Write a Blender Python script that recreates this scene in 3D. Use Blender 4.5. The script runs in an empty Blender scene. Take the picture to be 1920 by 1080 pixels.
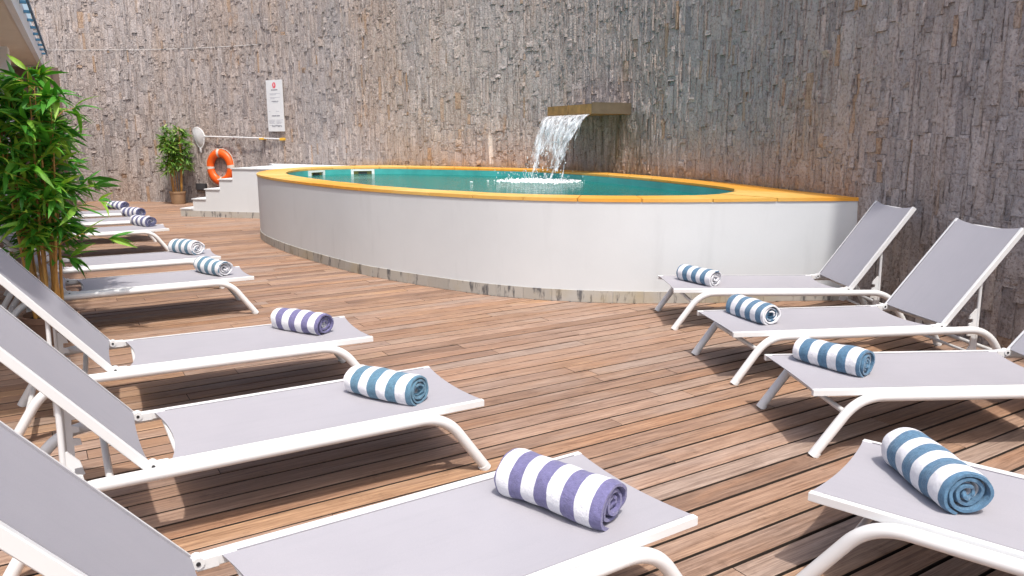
import bpy, math, random
import numpy as np
from mathutils import Vector, Matrix, noise

random.seed(7)
rng = np.random.default_rng(7)
PI = math.pi
R = math.radians
scene = bpy.context.scene
COL = scene.collection

# ------------------------------------------------------------------ camera
CAM_H = 1.6
FPX, HORIZON = 1440.0, 255.0
PITCH = math.atan((540 - HORIZON) / FPX)
cd = bpy.data.cameras.new('camera')
cam = bpy.data.objects.new('camera', cd)
COL.objects.link(cam)
cam.location = (0, 0, CAM_H)
cam.rotation_euler = (PI / 2 - PITCH, 0, 0)
cd.sensor_fit = 'HORIZONTAL'
cd.sensor_width = 36
cd.lens = FPX / 1920 * 36
cd.clip_end = 500
scene.camera = cam

# ------------------------------------------------------------------ world, sun, exposure
SUN_TO = Vector((0.13, -0.41, 0.90)).normalized()      # direction towards the sun
w = bpy.data.worlds.new('World')
scene.world = w
w.use_nodes = True
nt = w.node_tree
bg = nt.nodes['Background']
sky = nt.nodes.new('ShaderNodeTexSky')
sky.sky_type = 'NISHITA'
sky.sun_disc = False
sky.sun_elevation = math.asin(SUN_TO.z)
sky.sun_rotation = math.atan2(SUN_TO.x, SUN_TO.y)
sky.dust_density = 4.5
sky.air_density = 1.0
nt.links.new(sky.outputs[0], bg.inputs[0])
bg.inputs[1].default_value = 0.15
sl = bpy.data.lights.new('sun', 'SUN')
sl.energy = 2.5
sl.angle = R(1.6)
sl.color = (1.0, 0.965, 0.92)
so = bpy.data.objects.new('sun', sl)
COL.objects.link(so)
so.location = (2, -6, 20)
so.rotation_euler = SUN_TO.to_track_quat('Z', 'Y').to_euler()
scene.view_settings.view_transform = 'Standard'
scene.view_settings.look = 'None'
scene.view_settings.exposure = 0.58
scene.view_settings.gamma = 1.0
scene.view_settings.use_curve_mapping = False
scene.render.engine = 'CYCLES'
scene.cycles.max_bounces = 5
scene.cycles.diffuse_bounces = 3
scene.cycles.glossy_bounces = 3
scene.cycles.transparent_max_bounces = 16


def project(p):
    ct, st = math.cos(PITCH), math.sin(PITCH)
    z = p[2] - CAM_H
    zc = p[1] * ct - z * st
    if zc < 0.2:
        return None
    yc = p[1] * st + z * ct
    return 960 + FPX * p[0] / zc, 540 - FPX * yc / zc, zc


# ------------------------------------------------------------------ helpers
class MB:
    """collects geometry, built into one mesh object"""
    def __init__(s):
        s.v = []
        s.f = []
        s.a = []          # one random value per vertex
        s.cur = 0.5

    def add(s, vs, fs, a=None):
        o = len(s.v)
        s.v += [tuple(p) for p in vs]
        s.f += [tuple(i + o for i in f) for f in fs]
        s.a += [s.cur if a is None else a] * len(vs)
        return s

    def box(s, x0, x1, y0, y1, z0, z1, M=None, a=None):
        vs = [Vector(p) for p in ((x0, y0, z0), (x1, y0, z0), (x1, y1, z0), (x0, y1, z0),
                                  (x0, y0, z1), (x1, y0, z1), (x1, y1, z1), (x0, y1, z1))]
        if M:
            vs = [M @ p for p in vs]
        return s.add(vs, [(3, 2, 1, 0), (4, 5, 6, 7), (0, 1, 5, 4), (1, 2, 6, 5), (2, 3, 7, 6), (3, 0, 4, 7)], a)

    def bbox(s, x0, x1, y0, y1, z0, z1, b=0.004, M=None, a=None):
        """box with a chamfered top and bottom rim"""
        vs, fs = [], []
        for z, k in ((z0, b), (z0 + b, 0), (z1 - b, 0), (z1, b)):
            vs += [Vector((x0 + k, y0 + k, z)), Vector((x1 - k, y0 + k, z)), Vector((x1 - k, y1 - k, z)), Vector((x0 + k, y1 - k, z))]
        fs.append((3, 2, 1, 0))
        for l in range(3):
            for i in range(4):
                j = (i + 1) % 4
                fs.append((l * 4 + i, l * 4 + j, l * 4 + 4 + j, l * 4 + 4 + i))
        fs.append((12, 13, 14, 15))
        if M:
            vs = [M @ p for p in vs]
        return s.add(vs, fs, a)

    def sweep(s, path, rad, n=12, cap=True, flat=None, a=None):
        """tube along a path; rad a number or one per point; flat=(rx,ry) an ellipse"""
        path = [Vector(p) for p in path]
        m = len(path)
        rad = rad if hasattr(rad, '__len__') else [rad] * m
        t0 = (path[1] - path[0]).normalized()
        up = Vector((0, 0, 1)) if abs(t0.z) < 0.9 else Vector((1, 0, 0))
        nrm = (up - t0 * up.dot(t0)).normalized()
        vs, fs = [], []
        for i in range(m):
            t = (path[min(i + 1, m - 1)] - path[max(i - 1, 0)]).normalized()
            nrm = (nrm - t * nrm.dot(t)).normalized()
            b = t.cross(nrm)
            for k in range(n):
                an = 2 * PI * k / n
                fx, fy = flat if flat else (1, 1)
                vs.append(path[i] + (nrm * math.cos(an) * fx + b * math.sin(an) * fy) * rad[i])
        for i in range(m - 1):
            for k in range(n):
                k2 = (k + 1) % n
                fs.append((i * n + k, i * n + k2, (i + 1) * n + k2, (i + 1) * n + k))
        if cap:
            fs.append(tuple(range(n - 1, -1, -1)))
            fs.append(tuple((m - 1) * n + k for k in range(n)))
        return s.add(vs, fs, a)

    def lathe(s, prof, n=32, c=(0, 0, 0), a=None):
        vs, fs = [], []
        for r, z in prof:
            for k in range(n):
                an = 2 * PI * k / n
                vs.append((c[0] + r * math.cos(an), c[1] + r * math.sin(an), c[2] + z))
        for i in range(len(prof) - 1):
            for k in range(n):
                k2 = (k + 1) % n
                fs.append((i * n + k, i * n + k2, (i + 1) * n + k2, (i + 1) * n + k))
        return s.add(vs, fs, a)

    def prism(s, poly, z0, z1, M=None, a=None):
        n = len(poly)
        vs = [Vector((p[0], p[1], z0)) for p in poly] + [Vector((p[0], p[1], z1)) for p in poly]
        if M:
            vs = [M @ p for p in vs]
        fs = [tuple(range(n - 1, -1, -1)), tuple(range(n, 2 * n))]
        for i in range(n):
            j = (i + 1) % n
            fs.append((i, j, n + j, n + i))
        return s.add(vs, fs, a)

    def mesh(s, name, mat, smooth=None):
        m = bpy.data.meshes.new(name)
        m.from_pydata(s.v, [], s.f)
        at = m.attributes.new('rnd', 'FLOAT', 'POINT')
        at.data.foreach_set('value', s.a)
        if mat:
            for q in (mat if isinstance(mat, tuple) else (mat,)):
                m.materials.append(q)
        if hasattr(s, 'm'):
            m.polygons.foreach_set('material_index', s.m)
        if smooth:
            m.shade_smooth()
            m.set_sharp_from_angle(angle=R(smooth))
        m.update()
        return m

    def build(s, name, mat, parent=None, smooth=None):
        return link(name, s.mesh(name, mat, smooth), parent)


def link(name, mesh, parent=None):
    o = bpy.data.objects.new(name, mesh)
    COL.objects.link(o)
    if parent:
        o.parent = parent
    return o


def thing(name, label, cat, loc=(0, 0, 0), rz=0.0, group=None):
    o = link(name, None)
    o.location = loc
    o.rotation_euler = (0, 0, rz)
    o.empty_display_size = 0.1
    return tag(o, label, cat, group)


def tag(o, label=None, cat=None, group=None, kind=None):
    if label:
        o['label'] = label
    if cat:
        o['category'] = cat
    if group:
        o['group'] = group
    if kind:
        o['kind'] = kind
    return o


def children(o):
    return [c for c in bpy.data.objects if c.parent == o]


def fillet(pts, rads, seg=8):
    """polyline with rounded corners"""
    pts = [Vector(p) for p in pts]
    out = [pts[0]]
    for i in range(1, len(pts) - 1):
        a, b, c = pts[i - 1], pts[i], pts[i + 1]
        u, v = (a - b).normalized(), (c - b).normalized()
        k = rads[i - 1]
        p0, p1 = b + u * k, b + v * k
        for j in range(seg + 1):
            t = j / seg
            out.append((1 - t) ** 2 * p0 + 2 * t * (1 - t) * b + t * t * p1)
    out.append(pts[-1])
    return out


def spline(pts, per=12):
    """Catmull-Rom through 2-D points"""
    P = [np.array(p, float) for p in pts]
    P = [2 * P[0] - P[1]] + P + [2 * P[-1] - P[-2]]
    out = []
    for i in range(1, len(P) - 2):
        for k in range(per):
            t = k / per
            a, b, c, d = P[i - 1], P[i], P[i + 1], P[i + 2]
            out.append(0.5 * (2 * b + (c - a) * t + (2 * a - 5 * b + 4 * c - d) * t * t + (3 * b - a - 3 * c + d) * t ** 3))
    out.append(P[-2])
    return np.array(out)


class Curve2:
    """arc-length parametrised plan curve"""
    def __init__(s, pts):
        s.p = np.array(pts)
        d = np.linalg.norm(np.diff(s.p, axis=0), axis=1)
        s.s = np.r_[0, np.cumsum(d)]
        s.L = s.s[-1]

    def at(s, t):
        return np.array([np.interp(t, s.s, s.p[:, 0]), np.interp(t, s.s, s.p[:, 1])])

    def tan(s, t, e=0.15):
        d = s.at(min(t + e, s.L)) - s.at(max(t - e, 0))
        return d / np.linalg.norm(d)

    def near(s, q):
        return s.s[np.argmin(np.linalg.norm(s.p - np.array(q), axis=1))]


# ------------------------------------------------------------------ materials
def new_mat(name):
    m = bpy.data.materials.new(name)
    m.use_nodes = True
    n = m.node_tree
    return m, n, n.nodes['Principled BSDF']


def N(n, t, **kw):
    o = n.nodes.new(t)
    for k, v in kw.items():
        setattr(o, k, v)
    return o


def ramp(n, stops, fac):
    r = N(n, 'ShaderNodeValToRGB')
    e = r.color_ramp.elements
    while len(e) < len(stops):
        e.new(0.5)
    for i, (p, c) in enumerate(stops):
        e[i].position = p
        e[i].color = (*c, 1) if len(c) == 3 else c
    n.links.new(fac, r.inputs[0])
    return r.outputs[0]


def noise_tex(n, scale, detail=4, rough=0.55, vec=None, dim='3D'):
    t = N(n, 'ShaderNodeTexNoise', noise_dimensions=dim)
    t.inputs['Scale'].default_value = scale
    t.inputs['Detail'].default_value = detail
    t.inputs['Roughness'].default_value = rough
    if vec is not None:
        n.links.new(vec, t.inputs['Vector'])
    return t.outputs['Fac']


def mix(n, fac, a, b, mode='MIX'):
    m = N(n, 'ShaderNodeMix', data_type='RGBA', blend_type=mode)
    for sock, v in ((m.inputs[0], fac), (m.inputs[6], a), (m.inputs[7], b)):
        if isinstance(v, (int, float)):
            sock.default_value = v
        elif isinstance(v, tuple):
            sock.default_value = (*v, 1)
        else:
            n.links.new(v, sock)
    return m.outputs[2]


def mth(n, op, a, b=0.0, c=None, clamp=False):
    m = N(n, 'ShaderNodeMath', operation=op, use_clamp=clamp)
    for i, v in enumerate((a, b) if c is None else (a, b, c)):
        if isinstance(v, (int, float)):
            m.inputs[i].default_value = v
        else:
            n.links.new(v, m.inputs[i])
    return m.outputs[0]


def maprange(n, v, a, b, c=0.0, d=1.0):
    m = N(n, 'ShaderNodeMapRange')
    n.links.new(v, m.inputs[0])
    for i, x in enumerate((a, b, c, d)):
        m.inputs[i + 1].default_value = x
    return m.outputs[0]


def bump(n, h, strength, dist, bsdf):
    b = N(n, 'ShaderNodeBump')
    b.inputs['Strength'].default_value = strength
    b.inputs['Distance'].default_value = dist
    n.links.new(h, b.inputs['Height'])
    n.links.new(b.outputs[0], bsdf.inputs['Normal'])


def mapping(n, vec, scale=(1, 1, 1), rot=(0, 0, 0), loc=None):
    m = N(n, 'ShaderNodeMapping')
    m.inputs['Scale'].default_value = scale
    m.inputs['Rotation'].default_value = rot
    n.links.new(vec, m.inputs['Vector'])
    if loc is not None:
        n.links.new(loc, m.inputs['Location'])
    return m.outputs[0]


def pos(n):
    return N(n, 'ShaderNodeNewGeometry').outputs['Position']


def attr(n, name='rnd'):
    return N(n, 'ShaderNodeAttribute', attribute_name=name).outputs['Fac']


def sep(n, v):
    s = N(n, 'ShaderNodeSeparateXYZ')
    n.links.new(v, s.inputs[0])
    return s.outputs


def plain(name, col, rough=0.5, var=0.06, scale=6.0, spec=0.5, bmp=0.0, bscale=60.0, metal=0.0):
    """plain paint or plastic with slight unevenness"""
    m, n, b = new_mat(name)
    p = pos(n)
    f = noise_tex(n, scale, 3, 0.6, p)
    lo = tuple(max(0, c * (1 - var)) for c in col)
    hi = tuple(min(1, c * (1 + var)) for c in col)
    n.links.new(ramp(n, [(0.3, lo), (0.7, hi)], f), b.inputs['Base Color'])
    n.links.new(maprange(n, noise_tex(n, scale * 3, 3, 0.6, p), 0.3, 0.7, rough * 0.85, min(1, rough * 1.15)), b.inputs['Roughness'])
    b.inputs['Specular IOR Level'].default_value = spec
    b.inputs['Metallic'].default_value = metal
    if bmp:
        bump(n, noise_tex(n, bscale, 3, 0.6, p), bmp, 0.01, b)
    return m


M = {}
DECK_ANG = R(32.0)


def make_wood():
    m, n, b = new_mat('deck_wood')
    p = pos(n)
    r = attr(n)
    cb = N(n, 'ShaderNodeCombineXYZ')
    n.links.new(mth(n, 'MULTIPLY', r, 37.0), cb.inputs[0])
    n.links.new(mth(n, 'MULTIPLY', r, 91.0), cb.inputs[1])
    rot = mapping(n, p, (1, 1, 1), (0, 0, -DECK_ANG))
    q = mapping(n, rot, (1.1, 26, 10), (0, 0, 0), cb.outputs[0])
    grain = noise_tex(n, 2.2, 6, 0.65, q)
    q2 = mapping(n, rot, (3.0, 130, 40), (0, 0, 0), cb.outputs[0])
    fine = noise_tex(n, 2.0, 4, 0.7, q2)
    base = ramp(n, [(0.0, (0.30, 0.180, 0.118)), (0.22, (0.44, 0.262, 0.160)), (0.42, (0.53, 0.340, 0.232)), (0.58, (0.36, 0.228, 0.160)),
                    (0.74, (0.50, 0.290, 0.165)), (0.88, (0.46, 0.335, 0.258)), (1.0, (0.56, 0.320, 0.160))], r)
    # weathered grey and fresh orange patches, larger than single boards
    big = noise_tex(n, 0.55, 3, 0.6, p)
    c = mix(n, maprange(n, big, 0.52, 0.70, 0.0, 0.6), base, (0.52, 0.28, 0.12))
    patch = noise_tex(n, 1.3, 4, 0.6, mapping(n, rot, (0.5, 2.2, 1), (0, 0, 0), cb.outputs[0]))
    c = mix(n, maprange(n, patch, 0.52, 0.72, 0.0, 0.62), c, (0.50, 0.39, 0.325))
    c = mix(n, maprange(n, patch, 0.46, 0.30, 0.0, 0.65), c, (0.50, 0.245, 0.11))
    c = mix(n, maprange(n, grain, 0.36, 0.60, 0.95, 0.0), c, (0.56, 0.51, 0.48), 'MULTIPLY')
    c = mix(n, maprange(n, fine, 0.40, 0.60, 0.70, 0.0), c, (0.58, 0.53, 0.50), 'MULTIPLY')
    blot = noise_tex(n, 7.0, 5, 0.7, p)
    c = mix(n, maprange(n, blot, 0.57, 0.72, 0.0, 0.6), c, (0.50, 0.46, 0.43), 'MULTIPLY')
    hs = N(n, 'ShaderNodeHueSaturation')
    hs.inputs['Saturation'].default_value = 0.90
    hs.inputs['Value'].default_value = 0.87
    n.links.new(c, hs.inputs['Color'])
    n.links.new(hs.outputs[0], b.inputs['Base Color'])
    n.links.new(maprange(n, grain, 0.3, 0.7, 0.55, 0.78), b.inputs['Roughness'])
    b.inputs['Specular IOR Level'].default_value = 0.3
    h = mth(n, 'ADD', mth(n, 'MULTIPLY', grain, 0.6), mth(n, 'MULTIPLY', fine, 0.5))
    bump(n, h, 0.55, 0.004, b)
    return m


def make_stone():
    m, n, b = new_mat('split_stone')
    p = pos(n)
    r = attr(n)
    base = ramp(n, [(0.0, (0.30, 0.265, 0.255)), (0.16, (0.44, 0.378, 0.345)), (0.34, (0.385, 0.345, 0.325)), (0.5, (0.50, 0.425, 0.385)),
                    (0.66, (0.385, 0.335, 0.312)), (0.8, (0.475, 0.418, 0.395)), (0.955, (0.53, 0.465, 0.43)), (1.0, (0.42, 0.28, 0.18))], r)
    v = mapping(n, p, (1, 1, 0.35))
    rust = noise_tex(n, 2.3, 4, 0.7, v)
    big = noise_tex(n, 0.9, 3, 0.65, v)
    base = mix(n, maprange(n, big, 0.52, 0.66, 0.0, 0.45), base, (0.43, 0.325, 0.255))
    base = mix(n, maprange(n, big, 0.46, 0.34, 0.0, 0.40), base, (0.345, 0.335, 0.34))
    c = mix(n, maprange(n, rust, 0.63, 0.74, 0.0, 0.75), base, (0.40, 0.235, 0.12))
    c = mix(n, maprange(n, rust, 0.38, 0.27, 0.0, 0.35), c, (0.35, 0.34, 0.345))
    spk = noise_tex(n, 34, 3, 0.75, p)
    c = mix(n, maprange(n, spk, 0.34, 0.50, 0.75, 0.0), c, (0.42, 0.385, 0.36), 'MULTIPLY')
    c = mix(n, maprange(n, spk, 0.58, 0.74, 0.0, 0.5), c, (0.62, 0.57, 0.54))
    x, y, z = sep(n, p)
    # mineral stain where the pool splashes the foot of the wall
    inpool = mth(n, 'MULTIPLY', maprange(n, x, -4.0, -2.4), maprange(n, y, 7.2, 9.0))
    wob = noise_tex(n, 5.0, 2, 0.6, v)
    lev = mth(n, 'ADD', z, mth(n, 'MULTIPLY', wob, -0.26))
    st = mth(n, 'MULTIPLY', maprange(n, lev, 1.03, 0.90, 0.0, 0.7), inpool)
    c = mix(n, st, c, (0.56, 0.34, 0.16))
    st2 = mth(n, 'MULTIPLY', maprange(n, lev, 1.4, 0.95, 0.0, 0.2), inpool)
    c = mix(n, st2, c, (0.40, 0.29, 0.22))
    # spout's shadow on the wall, painted in as a streaky green-black patch
    d = N(n, 'ShaderNodeVectorMath', operation='DISTANCE')
    n.links.new(mapping(n, p, (1, 1, 0)), d.inputs[0])
    d.inputs[1].default_value = (1.72, 12.55, 0)
    under = mth(n, 'MULTIPLY', maprange(n, d.outputs['Value'], 1.1, 0.3), maprange(n, z, 2.0, 1.93))
    run = noise_tex(n, 4.0, 3, 0.6, mapping(n, p, (2, 2, 0.35)))
    c = mix(n, mth(n, 'MULTIPLY', under, maprange(n, run, 0.36, 0.6, 0.0, 0.7)), c, (0.10, 0.095, 0.06))
    # one pale lime run
    dx = mth(n, 'ABSOLUTE', mth(n, 'SUBTRACT', mth(n, 'ADD', x, mth(n, 'MULTIPLY', z, 0.05)), -0.34))
    lime = mth(n, 'MULTIPLY', maprange(n, dx, 0.05, 0.03), mth(n, 'MULTIPLY', maprange(n, z, 1.68, 1.55), maprange(n, z, 1.06, 1.1)))
    c = mix(n, mth(n, 'MULTIPLY', lime, 0.9), c, (0.74, 0.68, 0.62))
    n.links.new(c, b.inputs['Base Color'])
    b.inputs['Roughness'].default_value = 0.85
    b.inputs['Specular IOR Level'].default_value = 0.25
    h = mth(n, 'ADD', noise_tex(n, 13, 4, 0.75, mapping(n, p, (1, 1, 0.55))), mth(n, 'MULTIPLY', spk, 0.7))
    bump(n, h, 1.0, 0.03, b)
    return m


def make_plaster(name, col):
    m, n, b = new_mat(name)
    p = pos(n)
    f = noise_tex(n, 1.2, 5, 0.65, p)
    c = ramp(n, [(0.3, tuple(k * 0.94 for k in col)), (0.7, col)], f)
    s = noise_tex(n, 3.0, 4, 0.6, mapping(n, p, (1.5, 1.5, 0.25)))
    c = mix(n, maprange(n, s, 0.56, 0.75, 0.0, 0.5), c, tuple(k * 0.84 for k in col))
    n.links.new(c, b.inputs['Base Color'])
    b.inputs['Roughness'].default_value = 0.7
    b.inputs['Specular IOR Level'].default_value = 0.3
    bump(n, noise_tex(n, 45, 4, 0.6, p), 0.15, 0.004, b)
    return m


def make_skirting():
    m, n, b = new_mat('skirting_stone')
    p = pos(n)
    r = attr(n)
    c = ramp(n, [(0, (0.36, 0.34, 0.30)), (0.5, (0.43, 0.41, 0.37)), (1, (0.39, 0.36, 0.29))], r)
    x, y, z = sep(n, p)
    drip = noise_tex(n, 5.0, 4, 0.65, mapping(n, p, (2.4, 2.4, 0.6)))
    c = mix(n, mth(n, 'MULTIPLY', maprange(n, drip, 0.55, 0.64), 0.9), c, (0.085, 0.085, 0.09))
    c = mix(n, mth(n, 'MULTIPLY', maprange(n, noise_tex(n, 2.5, 4, 0.6, p), 0.5, 0.7), 0.6), c, (0.40, 0.33, 0.20))
    n.links.new(c, b.inputs['Base Color'])
    b.inputs['Roughness'].default_value = 0.75
    bump(n, noise_tex(n, 60, 4, 0.6, p), 0.3, 0.004, b)
    return m


def make_coping():
    m, n, b = new_mat('orange_coping')
    p = pos(n)
    r = attr(n)
    big = noise_tex(n, 0.35, 2, 0.5, p)
    c = ramp(n, [(0.0, (0.66, 0.39, 0.085)), (0.5, (0.72, 0.47, 0.14)), (1.0, (0.68, 0.42, 0.10))], r)
    c = mix(n, maprange(n, big, 0.40, 0.55, 0.0, 0.85), c, (0.76, 0.32, 0.02))
    v = noise_tex(n, 4.0, 5, 0.65, p)
    c = mix(n, maprange(n, v, 0.5, 0.72, 0.0, 0.45), c, (0.55, 0.27, 0.05))
    n.links.new(c, b.inputs['Base Color'])
    n.links.new(maprange(n, v, 0.3, 0.7, 0.35, 0.6), b.inputs['Roughness'])
    bump(n, noise_tex(n, 50, 4, 0.6, p), 0.2, 0.004, b)
    return m


def make_water():
    m, n, b = new_mat('pool_water')
    n.nodes.remove(b)
    out = n.nodes['Material Output']
    p = pos(n)
    rip = mth(n, 'ADD', noise_tex(n, 4.5, 3, 0.6, mapping(n, p, (1, 1.6, 1))), mth(n, 'MULTIPLY', noise_tex(n, 14, 3, 0.6, p), 0.35))
    bm = N(n, 'ShaderNodeBump')
    bm.inputs['Strength'].default_value = 0.9
    bm.inputs['Distance'].default_value = 0.016
    n.links.new(rip, bm.inputs['Height'])
    fr = N(n, 'ShaderNodeFresnel')
    fr.inputs['IOR'].default_value = 1.33
    n.links.new(bm.outputs[0], fr.inputs['Normal'])
    tr = N(n, 'ShaderNodeBsdfTransparent')
    tr.inputs[0].default_value = (0.45, 0.92, 0.86, 1)
    gl = N(n, 'ShaderNodeBsdfGlossy')
    gl.inputs['Roughness'].default_value = 0.04
    n.links.new(bm.outputs[0], gl.inputs['Normal'])
    df = N(n, 'ShaderNodeBsdfDiffuse')
    df.inputs[0].default_value = (0.022, 0.33, 0.30, 1)
    ms0 = N(n, 'ShaderNodeMixShader')
    ms0.inputs[0].default_value = 0.45
    n.links.new(tr.outputs[0], ms0.inputs[1])
    n.links.new(df.outputs[0], ms0.inputs[2])
    ms = N(n, 'ShaderNodeMixShader')
    n.links.new(mth(n, 'MULTIPLY', fr.outputs[0], 0.85), ms.inputs[0])
    n.links.new(ms0.outputs[0], ms.inputs[1])
    n.links.new(gl.outputs[0], ms.inputs[2])
    n.links.new(ms.outputs[0], out.inputs[0])
    return m


def make_fall():
    m, n, b = new_mat('falling_water')
    out = n.nodes['Material Output']
    p = pos(n)
    b.inputs['Base Color'].default_value = (0.93, 0.95, 0.97, 1)
    b.inputs['Roughness'].default_value = 0.22
    b.inputs['IOR'].default_value = 1.33
    s = noise_tex(n, 5.0, 5, 0.65, mapping(n, p, (3.2, 3.2, 0.8)))
    bump(n, s, 0.5, 0.04, b)
    tr = N(n, 'ShaderNodeBsdfTransparent')
    tr.inputs[0].default_value = (0.95, 0.97, 0.98, 1)
    ms = N(n, 'ShaderNodeMixShader')
    n.links.new(maprange(n, s, 0.40, 0.64, 0.06, 0.80), ms.inputs[0])
    n.links.new(tr.outputs[0], ms.inputs[1])
    n.links.new(b.outputs[0], ms.inputs[2])
    n.links.new(ms.outputs[0], out.inputs[0])
    return m


def make_sling():
    m, n, b = new_mat('grey_sling_fabric')
    tc = N(n, 'ShaderNodeTexCoord').outputs['Object']
    f = noise_tex(n, 2.5, 3, 0.6, tc)
    c = ramp(n, [(0.3, (0.430, 0.419, 0.452)), (0.7, (0.462, 0.450, 0.482))], f)
    streak = noise_tex(n, 3.0, 3, 0.6, mapping(n, tc, (0.7, 9, 1)))
    c = mix(n, maprange(n, streak, 0.5, 0.75, 0.0, 0.25), c, (0.385, 0.375, 0.41))
    wv = noise_tex(n, 420, 2, 0.5, tc)
    c = mix(n, maprange(n, wv, 0.35, 0.65, 0.0, 0.3), c, (0.345, 0.335, 0.37))
    n.links.new(c, b.inputs['Base Color'])
    b.inputs['Roughness'].default_value = 0.62
    b.inputs['Specular IOR Level'].default_value = 0.35
    bump(n, wv, 0.25, 0.002, b)
    tl = N(n, 'ShaderNodeBsdfTranslucent')
    n.links.new(c, tl.inputs[0])
    tr = N(n, 'ShaderNodeBsdfTransparent')
    a = N(n, 'ShaderNodeMixShader')
    a.inputs[0].default_value = 0.16
    n.links.new(b.outputs[0], a.inputs[1])
    n.links.new(tl.outputs[0], a.inputs[2])
    o = N(n, 'ShaderNodeMixShader')
    o.inputs[0].default_value = 0.05
    n.links.new(a.outputs[0], o.inputs[1])
    n.links.new(tr.outputs[0], o.inputs[2])
    n.links.new(o.outputs[0], n.nodes['Material Output'].inputs[0])
    return m


def make_towel(name, col, phase, period=0.113):
    m, n, b = new_mat(name)
    tc = N(n, 'ShaderNodeTexCoord').outputs['Object']
    x, y, z = sep(n, tc)
    wob = mth(n, 'MULTIPLY', mth(n, 'SUBTRACT', noise_tex(n, 14, 2, 0.5, tc), 0.5), 0.012)
    u = mth(n, 'FRACT', mth(n, 'DIVIDE', mth(n, 'ADD', mth(n, 'ADD', x, wob), phase + 5 * period), period))
    st = maprange(n, mth(n, 'ABSOLUTE', mth(n, 'SUBTRACT', u, 0.5)), 0.238, 0.256)
    f = noise_tex(n, 60, 4, 0.7, tc)
    dk = ramp(n, [(0.3, tuple(k * 0.8 for k in col)), (0.7, tuple(min(1, k * 1.2) for k in col))], f)
    wh = ramp(n, [(0.3, (0.67, 0.67, 0.70)), (0.7, (0.77, 0.77, 0.785))], f)
    n.links.new(mix(n, st, dk, wh), b.inputs['Base Color'])
    b.inputs['Roughness'].default_value = 0.95
    b.inputs['Specular IOR Level'].default_value = 0.1
    b.inputs['Sheen Weight'].default_value = 0.25
    h = mth(n, 'ADD', noise_tex(n, 190, 3, 0.7, tc), mth(n, 'MULTIPLY', noise_tex(n, 24, 4, 0.65, mapping(n, tc, (1, 0.6, 0.6))), 3.2))
    bump(n, h, 0.55, 0.006, b)
    return m


def make_leaf(name, a, c, d):
    m, n, b = new_mat(name)
    r = attr(n)
    oi = N(n, 'ShaderNodeObjectInfo').outputs['Random']
    k = mth(n, 'FRACT', mth(n, 'ADD', r, oi))
    col = ramp(n, [(0.0, a), (0.6, c), (1.0, d)], k)
    n.links.new(col, b.inputs['Base Color'])
    b.inputs['Roughness'].default_value = 0.52
    tl = N(n, 'ShaderNodeBsdfTranslucent')
    n.links.new(mix(n, 1.0, col, (1.0, 1.0, 0.5), 'MULTIPLY'), tl.inputs[0])
    ms = N(n, 'ShaderNodeMixShader')
    ms.inputs[0].default_value = 0.30
    n.links.new(b.outputs[0], ms.inputs[1])
    n.links.new(tl.outputs[0], ms.inputs[2])
    n.links.new(ms.outputs[0], n.nodes['Material Output'].inputs[0])
    return m


def make_cane():
    m, n, b = new_mat('bamboo_cane')
    p = pos(n)
    f = noise_tex(n, 3.5, 4, 0.6, mapping(n, p, (3, 3, 1)))
    c = ramp(n, [(0.25, (0.30, 0.13, 0.035)), (0.5, (0.50, 0.26, 0.06)), (0.75, (0.58, 0.36, 0.10))], f)
    n.links.new(c, b.inputs['Base Color'])
    b.inputs['Roughness'].default_value = 0.4
    return m


M['wood'] = make_wood()
M['stone'] = make_stone()
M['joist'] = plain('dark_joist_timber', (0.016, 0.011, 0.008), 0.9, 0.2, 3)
M['gap_shade'] = plain('gap_shade_board_edge', (0.030, 0.020, 0.014), 0.95, 0.2, 8)  # near-black board sides: shade of the deck gaps put into the colour
M['backing'] = plain('dark_mortar_backing', (0.10, 0.09, 0.085), 0.95, 0.15, 5)
M['plaster'] = make_plaster('white_plaster', (0.645, 0.668, 0.678))
M['facade'] = make_plaster('white_facade_paint', (0.85, 0.85, 0.85))
M['soffit'] = make_plaster('beige_soffit', (0.80, 0.70, 0.56))
M['skirting'] = make_skirting()
M['coping'] = make_coping()
M['water'] = make_water()
M['fall'] = make_fall()
M['foam'] = plain('white_foam', (0.85, 0.88, 0.88), 0.5, 0.05, 12)
M['basin'] = plain('teal_pool_lining', (0.055, 0.34, 0.32), 0.4, 0.18, 2.5)
M['white_paint'] = plain('white_powder_coat', (0.70, 0.70, 0.69), 0.32, 0.02, 4)
M['white_plastic'] = plain('white_plastic', (0.70, 0.70, 0.69), 0.4, 0.03, 8)
M['sling'] = make_sling()
M['seam'] = plain('grey_seam_piping', (0.30, 0.29, 0.31), 0.7, 0.05, 10)
M['cane'] = make_cane()
M['leaf'] = make_leaf('bamboo_leaf', (0.03, 0.17, 0.016), (0.10, 0.36, 0.03), (0.36, 0.56, 0.06))
M['leaf_far'] = make_leaf('far_bamboo_leaf', (0.06, 0.18, 0.025), (0.15, 0.32, 0.045), (0.34, 0.46, 0.10))
M['pot_brown'] = plain('brown_pot', (0.20, 0.115, 0.075), 0.7, 0.12, 8)
M['pot_tan'] = plain('tan_pot', (0.33, 0.21, 0.12), 0.75, 0.1, 10)
M['soil'] = plain('dark_soil', (0.05, 0.035, 0.025), 0.95, 0.3, 30, bmp=0.6)
M['orange'] = plain('orange_ring_shell', (0.80, 0.115, 0.012), 0.42, 0.08, 6)
M['silver'] = plain('pale_reflective_tape', (0.62, 0.55, 0.48), 0.45, 0.06, 20)
M['rope'] = plain('pale_rope', (0.62, 0.55, 0.45), 0.8, 0.1, 40)
M['black'] = plain('black_plastic', (0.025, 0.024, 0.026), 0.5, 0.15, 10)
M['bronze'] = plain('brown_spout_metal', (0.125, 0.098, 0.066), 0.42, 0.25, 5, metal=0.0)
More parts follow.
